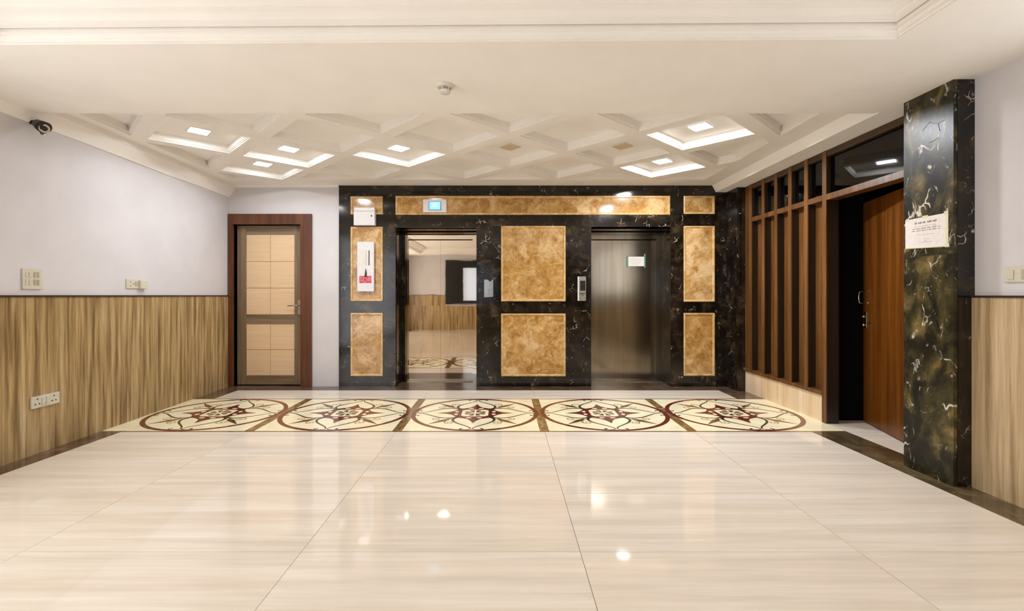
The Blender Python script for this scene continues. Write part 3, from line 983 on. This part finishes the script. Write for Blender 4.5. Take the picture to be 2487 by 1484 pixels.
# open door leaf
d2 = empty('door_2', (2.985, 3.235, 0))
tag(d2, 'orange-brown timber door standing ajar between partition and pillar', kind='structure')
h0 = Vector((2.985, 3.235)); h1 = Vector((3.262, 4.285))
dd = (h1 - h0); LEN = dd.length; dd.normalize(); nn = Vector((-dd.y, dd.x))     # nn points to the lobby (-X)
def DL(a, d, z):
    p = h0 + dd * a + nn * d
    return (p.x, p.y, z)
box('door_leaf', 0, LEN, -.04, 0, .012, 1.985, M['slab_wood'], d2, f=DL)
hz = .952
hb = box('handle', LEN - .075, LEN - .035, 0, .008, hz - .10, hz + .05, M['brass'], d2, bevel=.002, f=DL)
tube('lever', [DL(LEN - .055, .008, hz), DL(LEN - .055, .05, hz), DL(LEN - .062, .055, hz), DL(LEN - .16, .055, hz + .012)], [.010, .010, .010, .008], M['brass'], hb, n=10)
tube('knob', [DL(LEN - .055, .008, hz - .07), DL(LEN - .055, .03, hz - .07)], [.012, .012], M['brass'], hb, n=12)
tube('pull', [DL(LEN - .02, .0, hz + .12), DL(LEN - .02, .04, hz + .13), DL(LEN - .02, .045, hz + .18), DL(LEN - .02, .04, hz + .225), DL(LEN - .02, 0, hz + .235)], [.006] * 5, M['chrome'], d2, n=8)
tube('bolt', [DL(LEN - .09, 0, hz + .24), DL(LEN - .09, .006, hz + .24)], [.009, .009], M['chrome'], d2, n=10)
tube('bolt', [DL(LEN - .09, 0, hz + .13), DL(LEN - .09, .006, hz + .13)], [.009, .009], M['chrome'], d2, n=10)

# the unlit room behind
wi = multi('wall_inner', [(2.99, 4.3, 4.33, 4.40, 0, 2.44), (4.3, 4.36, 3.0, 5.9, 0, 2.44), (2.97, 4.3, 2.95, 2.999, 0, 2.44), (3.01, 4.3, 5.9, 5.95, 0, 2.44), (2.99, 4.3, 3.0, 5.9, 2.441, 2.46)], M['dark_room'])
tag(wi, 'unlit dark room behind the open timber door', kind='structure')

# ================================================================== THINGS ON THE WALLS AND CEILING
def ceiling_light(c, label, lit=True, s=0.152, z=ZC + .0715, group='square lamps in the ceiling coffers', rot=True, mat=None):
    o = empty('ceiling_light' if lit else 'unlit_ceiling_light', (c[0], c[1], z - .010))
    tag(o, label, 'light', group)
    ang = math.atan2(U.y, U.x) + PI / 4 if rot else 0

    def f(a, b, zz):
        return (c[0] + a * math.cos(ang) - b * math.sin(ang), c[1] + a * math.sin(ang) + b * math.cos(ang), zz)
    h = s / 2
    multi('frame', [(-h - .008, -h, -h - .008, h + .008, z - .009, z), (h, h + .008, -h - .008, h + .008, z - .009, z), (-h, h, -h - .008, -h, z - .009, z), (-h, h, h, h + .008, z - .009, z)], M['white_plastic'], o, f=f)
    box('diffuser', -h + .0005, h - .0005, -h + .0005, h - .0005, z - .007, z, mat or (M['lamp'] if lit else M['lamp_off']), o, f=f)
    return o


ceiling_light(cell(-2.5, -.5), 'lit square lamp at the front left, nearest the black security camera')
ceiling_light(cell(-2, 0), 'lit square lamp between the front left lamp and the one before the mirror elevator', mat=M['lamp_mid'])
ceiling_light(cell(-2.5, .5), 'smallest lit square lamp at the far left, nearest the panelled timber door')
ceiling_light(cell(-1, 0), 'lit square lamp in the coffer in front of the mirror elevator', mat=M['lamp_mid'])
ceiling_light(cell(1.5, -.5), 'largest lit square lamp in the coffer at the right front', mat=M['lamp_right'])
ceiling_light(cell(1.5, .5), 'lit square lamp in the far right coffer before the brushed elevator', mat=M['lamp_right'])
ceiling_light(cell(0, 0), 'left one of the two unlit beige square lamps in the middle coffers', False, s=.135)
ceiling_light(cell(1, 0), 'right one of the two unlit beige square lamps in the middle coffers', False, s=.135)
# smoke detector
sd = empty('smoke_detector', (-.367, 2.905, ZS - .05))
tag(sd, 'round white smoke detector on the plain ceiling soffit', 'smoke detector')
c = Vector((-.367, 2.905, 0))
def lathe(name, prof, mat, parent, n=24):
    vs, fs = [], []
    for (r, z) in prof:
        for k in range(n):
            vs.append((c.x + r * math.cos(2 * PI * k / n), c.y + r * math.sin(2 * PI * k / n), z))
    for i in range(len(prof) - 1):
        for k in range(n):
            fs.append((i * n + k, i * n + (k + 1) % n, (i + 1) * n + (k + 1) % n, (i + 1) * n + k))
    fs.append(tuple((len(prof) - 1) * n + k for k in range(n)))
    o = add(name, vs, fs, mat, parent)
    for p in o.data.polygons: p.use_smooth = True
    return o
lathe('base', [(.052, ZS), (.052, ZS - .014), (.046, ZS - .018)], M['white_plastic'], sd)
lathe('chamber', [(.032, ZS - .018), (.030, ZS - .034)], M['ivory_dark'], sd)
lathe('cap', [(.034, ZS - .034), (.036, ZS - .040), (.030, ZS - .050), (.012, ZS - .053)], M['white_plastic'], sd)
for k in range(6):
    an = k * PI / 3 + .3
    tube('rib', [(c.x + .036 * math.cos(an), c.y + .036 * math.sin(an), ZS - .018), (c.x + .035 * math.cos(an), c.y + .035 * math.sin(an), ZS - .036)], [.004, .004], M['white_plastic'], sd, n=6)

# security camera
cc_ = empty('security_camera', (-3.33, 3.40, 2.30))
tag(cc_, 'black bullet security camera on the cornice at upper left', 'camera')
q0 = Vector((-3.372, 3.375, 2.385)); q1 = Vector((-3.232, 3.335, 2.318))
ax = (q1 - q0).normalized()
tube('bracket', [(-3.40, 3.385, 2.395), (-3.372, 3.375, 2.385)], [.018, .014], M['black_plastic'], cc_, n=12)
tube('body', [q0, q0 + ax * .02, q0 + ax * .07, q0 + ax * .12], [.012, .02, .033, .038], M['black_plastic'], cc_, n=20)
tube('hood', [q0 + ax * .05 + Vector((0, 0, .012)), q0 + ax * .145 + Vector((0, 0, .014))], [.028, .036], M['black_plastic'], cc_, n=20)
vw = (Vector((0, 0, H)) - q1).normalized()
fa = (ax * .5 + vw * .5).normalized()
tube('lens_ring', [q0 + ax * .112, q0 + ax * .112 + fa * .032], [.033, .030], M['steel'], cc_, n=20)
tube('lens', [q0 + ax * .112 + fa * .032, q0 + ax * .112 + fa * .0345], [.018, .014], M['black_plastic'], cc_, n=16)
tube('sensor', [q0 + ax * .09 - Vector((0, 0, .028)), q0 + ax * .10 - Vector((0, 0, .050))], [.013, .008], M['brown_inlay'], cc_, n=10)

# left wall plates
s1 = empty('switch_plate', (XL(3.39), 3.39, 1.194))
tag(s1, 'square ivory plate with two rows of switches on the left wall', 'switch')
box('plate', 3.316, 3.464, 0, .012, 1.193, 1.340, M['ivory'], s1, bevel=.002, f=LW)
for r in range(2):
    for k in range(4):
        y0 = 3.334 + k * .026 + (.008 if k > 1 else 0)
        box('switch', y0, y0 + .017, .012, .016, 1.222 + r * .056, 1.262 + r * .056, M['ivory_dark'] if k > 1 else M['ivory'], s1, bevel=.0015, f=LW)
s2 = empty('wall_socket', (XL(4.34), 4.34, 1.214))
tag(s2, 'pale socket plate with an adapter above the middle of the left wainscot', 'socket')
box('plate', 4.265, 4.405, 0, .010, 1.212, 1.297, M['ivory'], s2, bevel=.002, f=LW)
for (yy, zz) in ((4.31, 1.272), (4.31, 1.235), (4.345, 1.254)):
    tube('hole', [LW(yy, .010, zz), LW(yy, .0112, zz)], [.005, .005], M['slot'], s2, n=8)
box('rocker', 4.365, 4.39, .010, .014, 1.235, 1.275, M['ivory_dark'], s2, bevel=.001, f=LW)
box('adapter', 4.4055, 4.495, 0, .035, 1.210, 1.290, M['ivory'], s2, bevel=.003, f=LW)
s3 = empty('wall_socket', (XL(3.47) + .012, 3.477, .333))
tag(s3, 'long white socket plate on the lower left wainscot', 'socket')
box('plate', 3.365, 3.588, .012, .024, .333, .418, M['ivory'], s3, bevel=.002, f=LW)
for cy in (3.41, 3.54):
    for (dy, dz) in ((0, .022), (-.015, -.014), (.015, -.014)):
        tube('hole', [LW(cy + dy, .024, .376 + dz), LW(cy + dy, .0255, .376 + dz)], [.0055, .0055], M['slot'], s3, n=8)
for k in range(2):
    box('rocker', 3.443 + k * .035, 3.473 + k * .035, .024, .028, .348, .404, M['ivory'], s3, bevel=.0015, f=LW)
# right wall plate
s4 = empty('switch_plate', (XR, 2.60, 1.22))
tag(s4, 'cream switch plate on the right wall at the picture edge', 'switch')
box('plate', 2.50, 2.657, 0, .010, 1.222, 1.306, M['ivory'], s4, bevel=.002, f=RW)
box('rocker', 2.60, 2.632, .010, .014, 1.238, 1.290, M['ivory'], s4, bevel=.0015, f=RW)
box('rocker', 2.53, 2.560, .010, .016, 1.238, 1.290, M['ivory_dark'], s4, bevel=.0015, f=RW)

# notice on the pillar
def PF(a, d, z): return (2.694 - d, a, z)
nt = empty('notice_sheet', (2.694, 3.01, 1.45))
tag(nt, 'white printed notice with yellowed tape on the marble pillar', 'notice')
Ya, Yb = 3.166, 2.862
za0, za1, zb0, zb1 = 1.462, 1.652, 1.447, 1.652
def NS(u, v, d):     # u 0 left..1 right, v 0 bottom..1 top
    y = Ya + (Yb - Ya) * u
    z0 = za0 + (zb0 - za0) * u; z1 = za1 + (zb1 - za1) * u
    return (2.694 - d, y, z0 + (z1 - z0) * v)
def nbox(name, u0, u1, v0, v1, d0, d1, mat):
    vs = [NS(u0, v0, d0), NS(u1, v0, d0), NS(u1, v0, d1), NS(u0, v0, d1), NS(u0, v1, d0), NS(u1, v1, d0), NS(u1, v1, d1), NS(u0, v1, d1)]
    return add(name, vs, BF, mat, nt)
nbox('sheet', 0, 1, 0, 1, .0003, .0013, M['paper'])
for (u0, u1, v0, v1) in ((.93, 1.03, -.02, .09), (.92, 1.01, .93, 1.06), (.96, 1.01, .1, .93), (.42, .56, .95, 1.04), (.02, .10, .93, 1.03), (0, .9, -.01, .02)):
    nbox('tape', u0, u1, v0, v1, .0013, .0018, M['tape'])
def words(v, h, u0, u1, mat, seed):
    rr = random.Random(seed)
    vs, fs = [], []
    u = u0
    while u < u1 - .01:
        wl_ = rr.uniform(.05, .11)
        e = min(u + wl_, u1)
        x = u
        while x < e:
            hh = h * rr.uniform(.7, 1.25)
            n = len(vs)
            for (a, b) in ((x, v), (min(x + .011, e), v), (min(x + .011, e), v + hh), (x, v + hh)):
                vs.append(NS(a, b, .0016))
            fs.append((n, n + 1, n + 2, n + 3))
            x += .0145
        u = e + .022
    add('text_line', vs, fs, mat, nt)
words(.80, .055, .24, .50, M['ink'], 1)
words(.80, .055, .54, .77, M['ink'], 2)
words(.70, .022, .22, .78, M['ink_light'], 3)
words(.625, .026, .19, .83, M['ink'], 4)
words(.555, .026, .17, .86, M['ink'], 5)
words(.42, .020, .30, .74, M['ink_light'], 6)
words(.28, .020, .45, .62, M['ink_light'], 7)
words(.22, .020, .46, .55, M['ink_light'], 8)
words(.17, .024, .40, .66, M['ink_light'], 9)
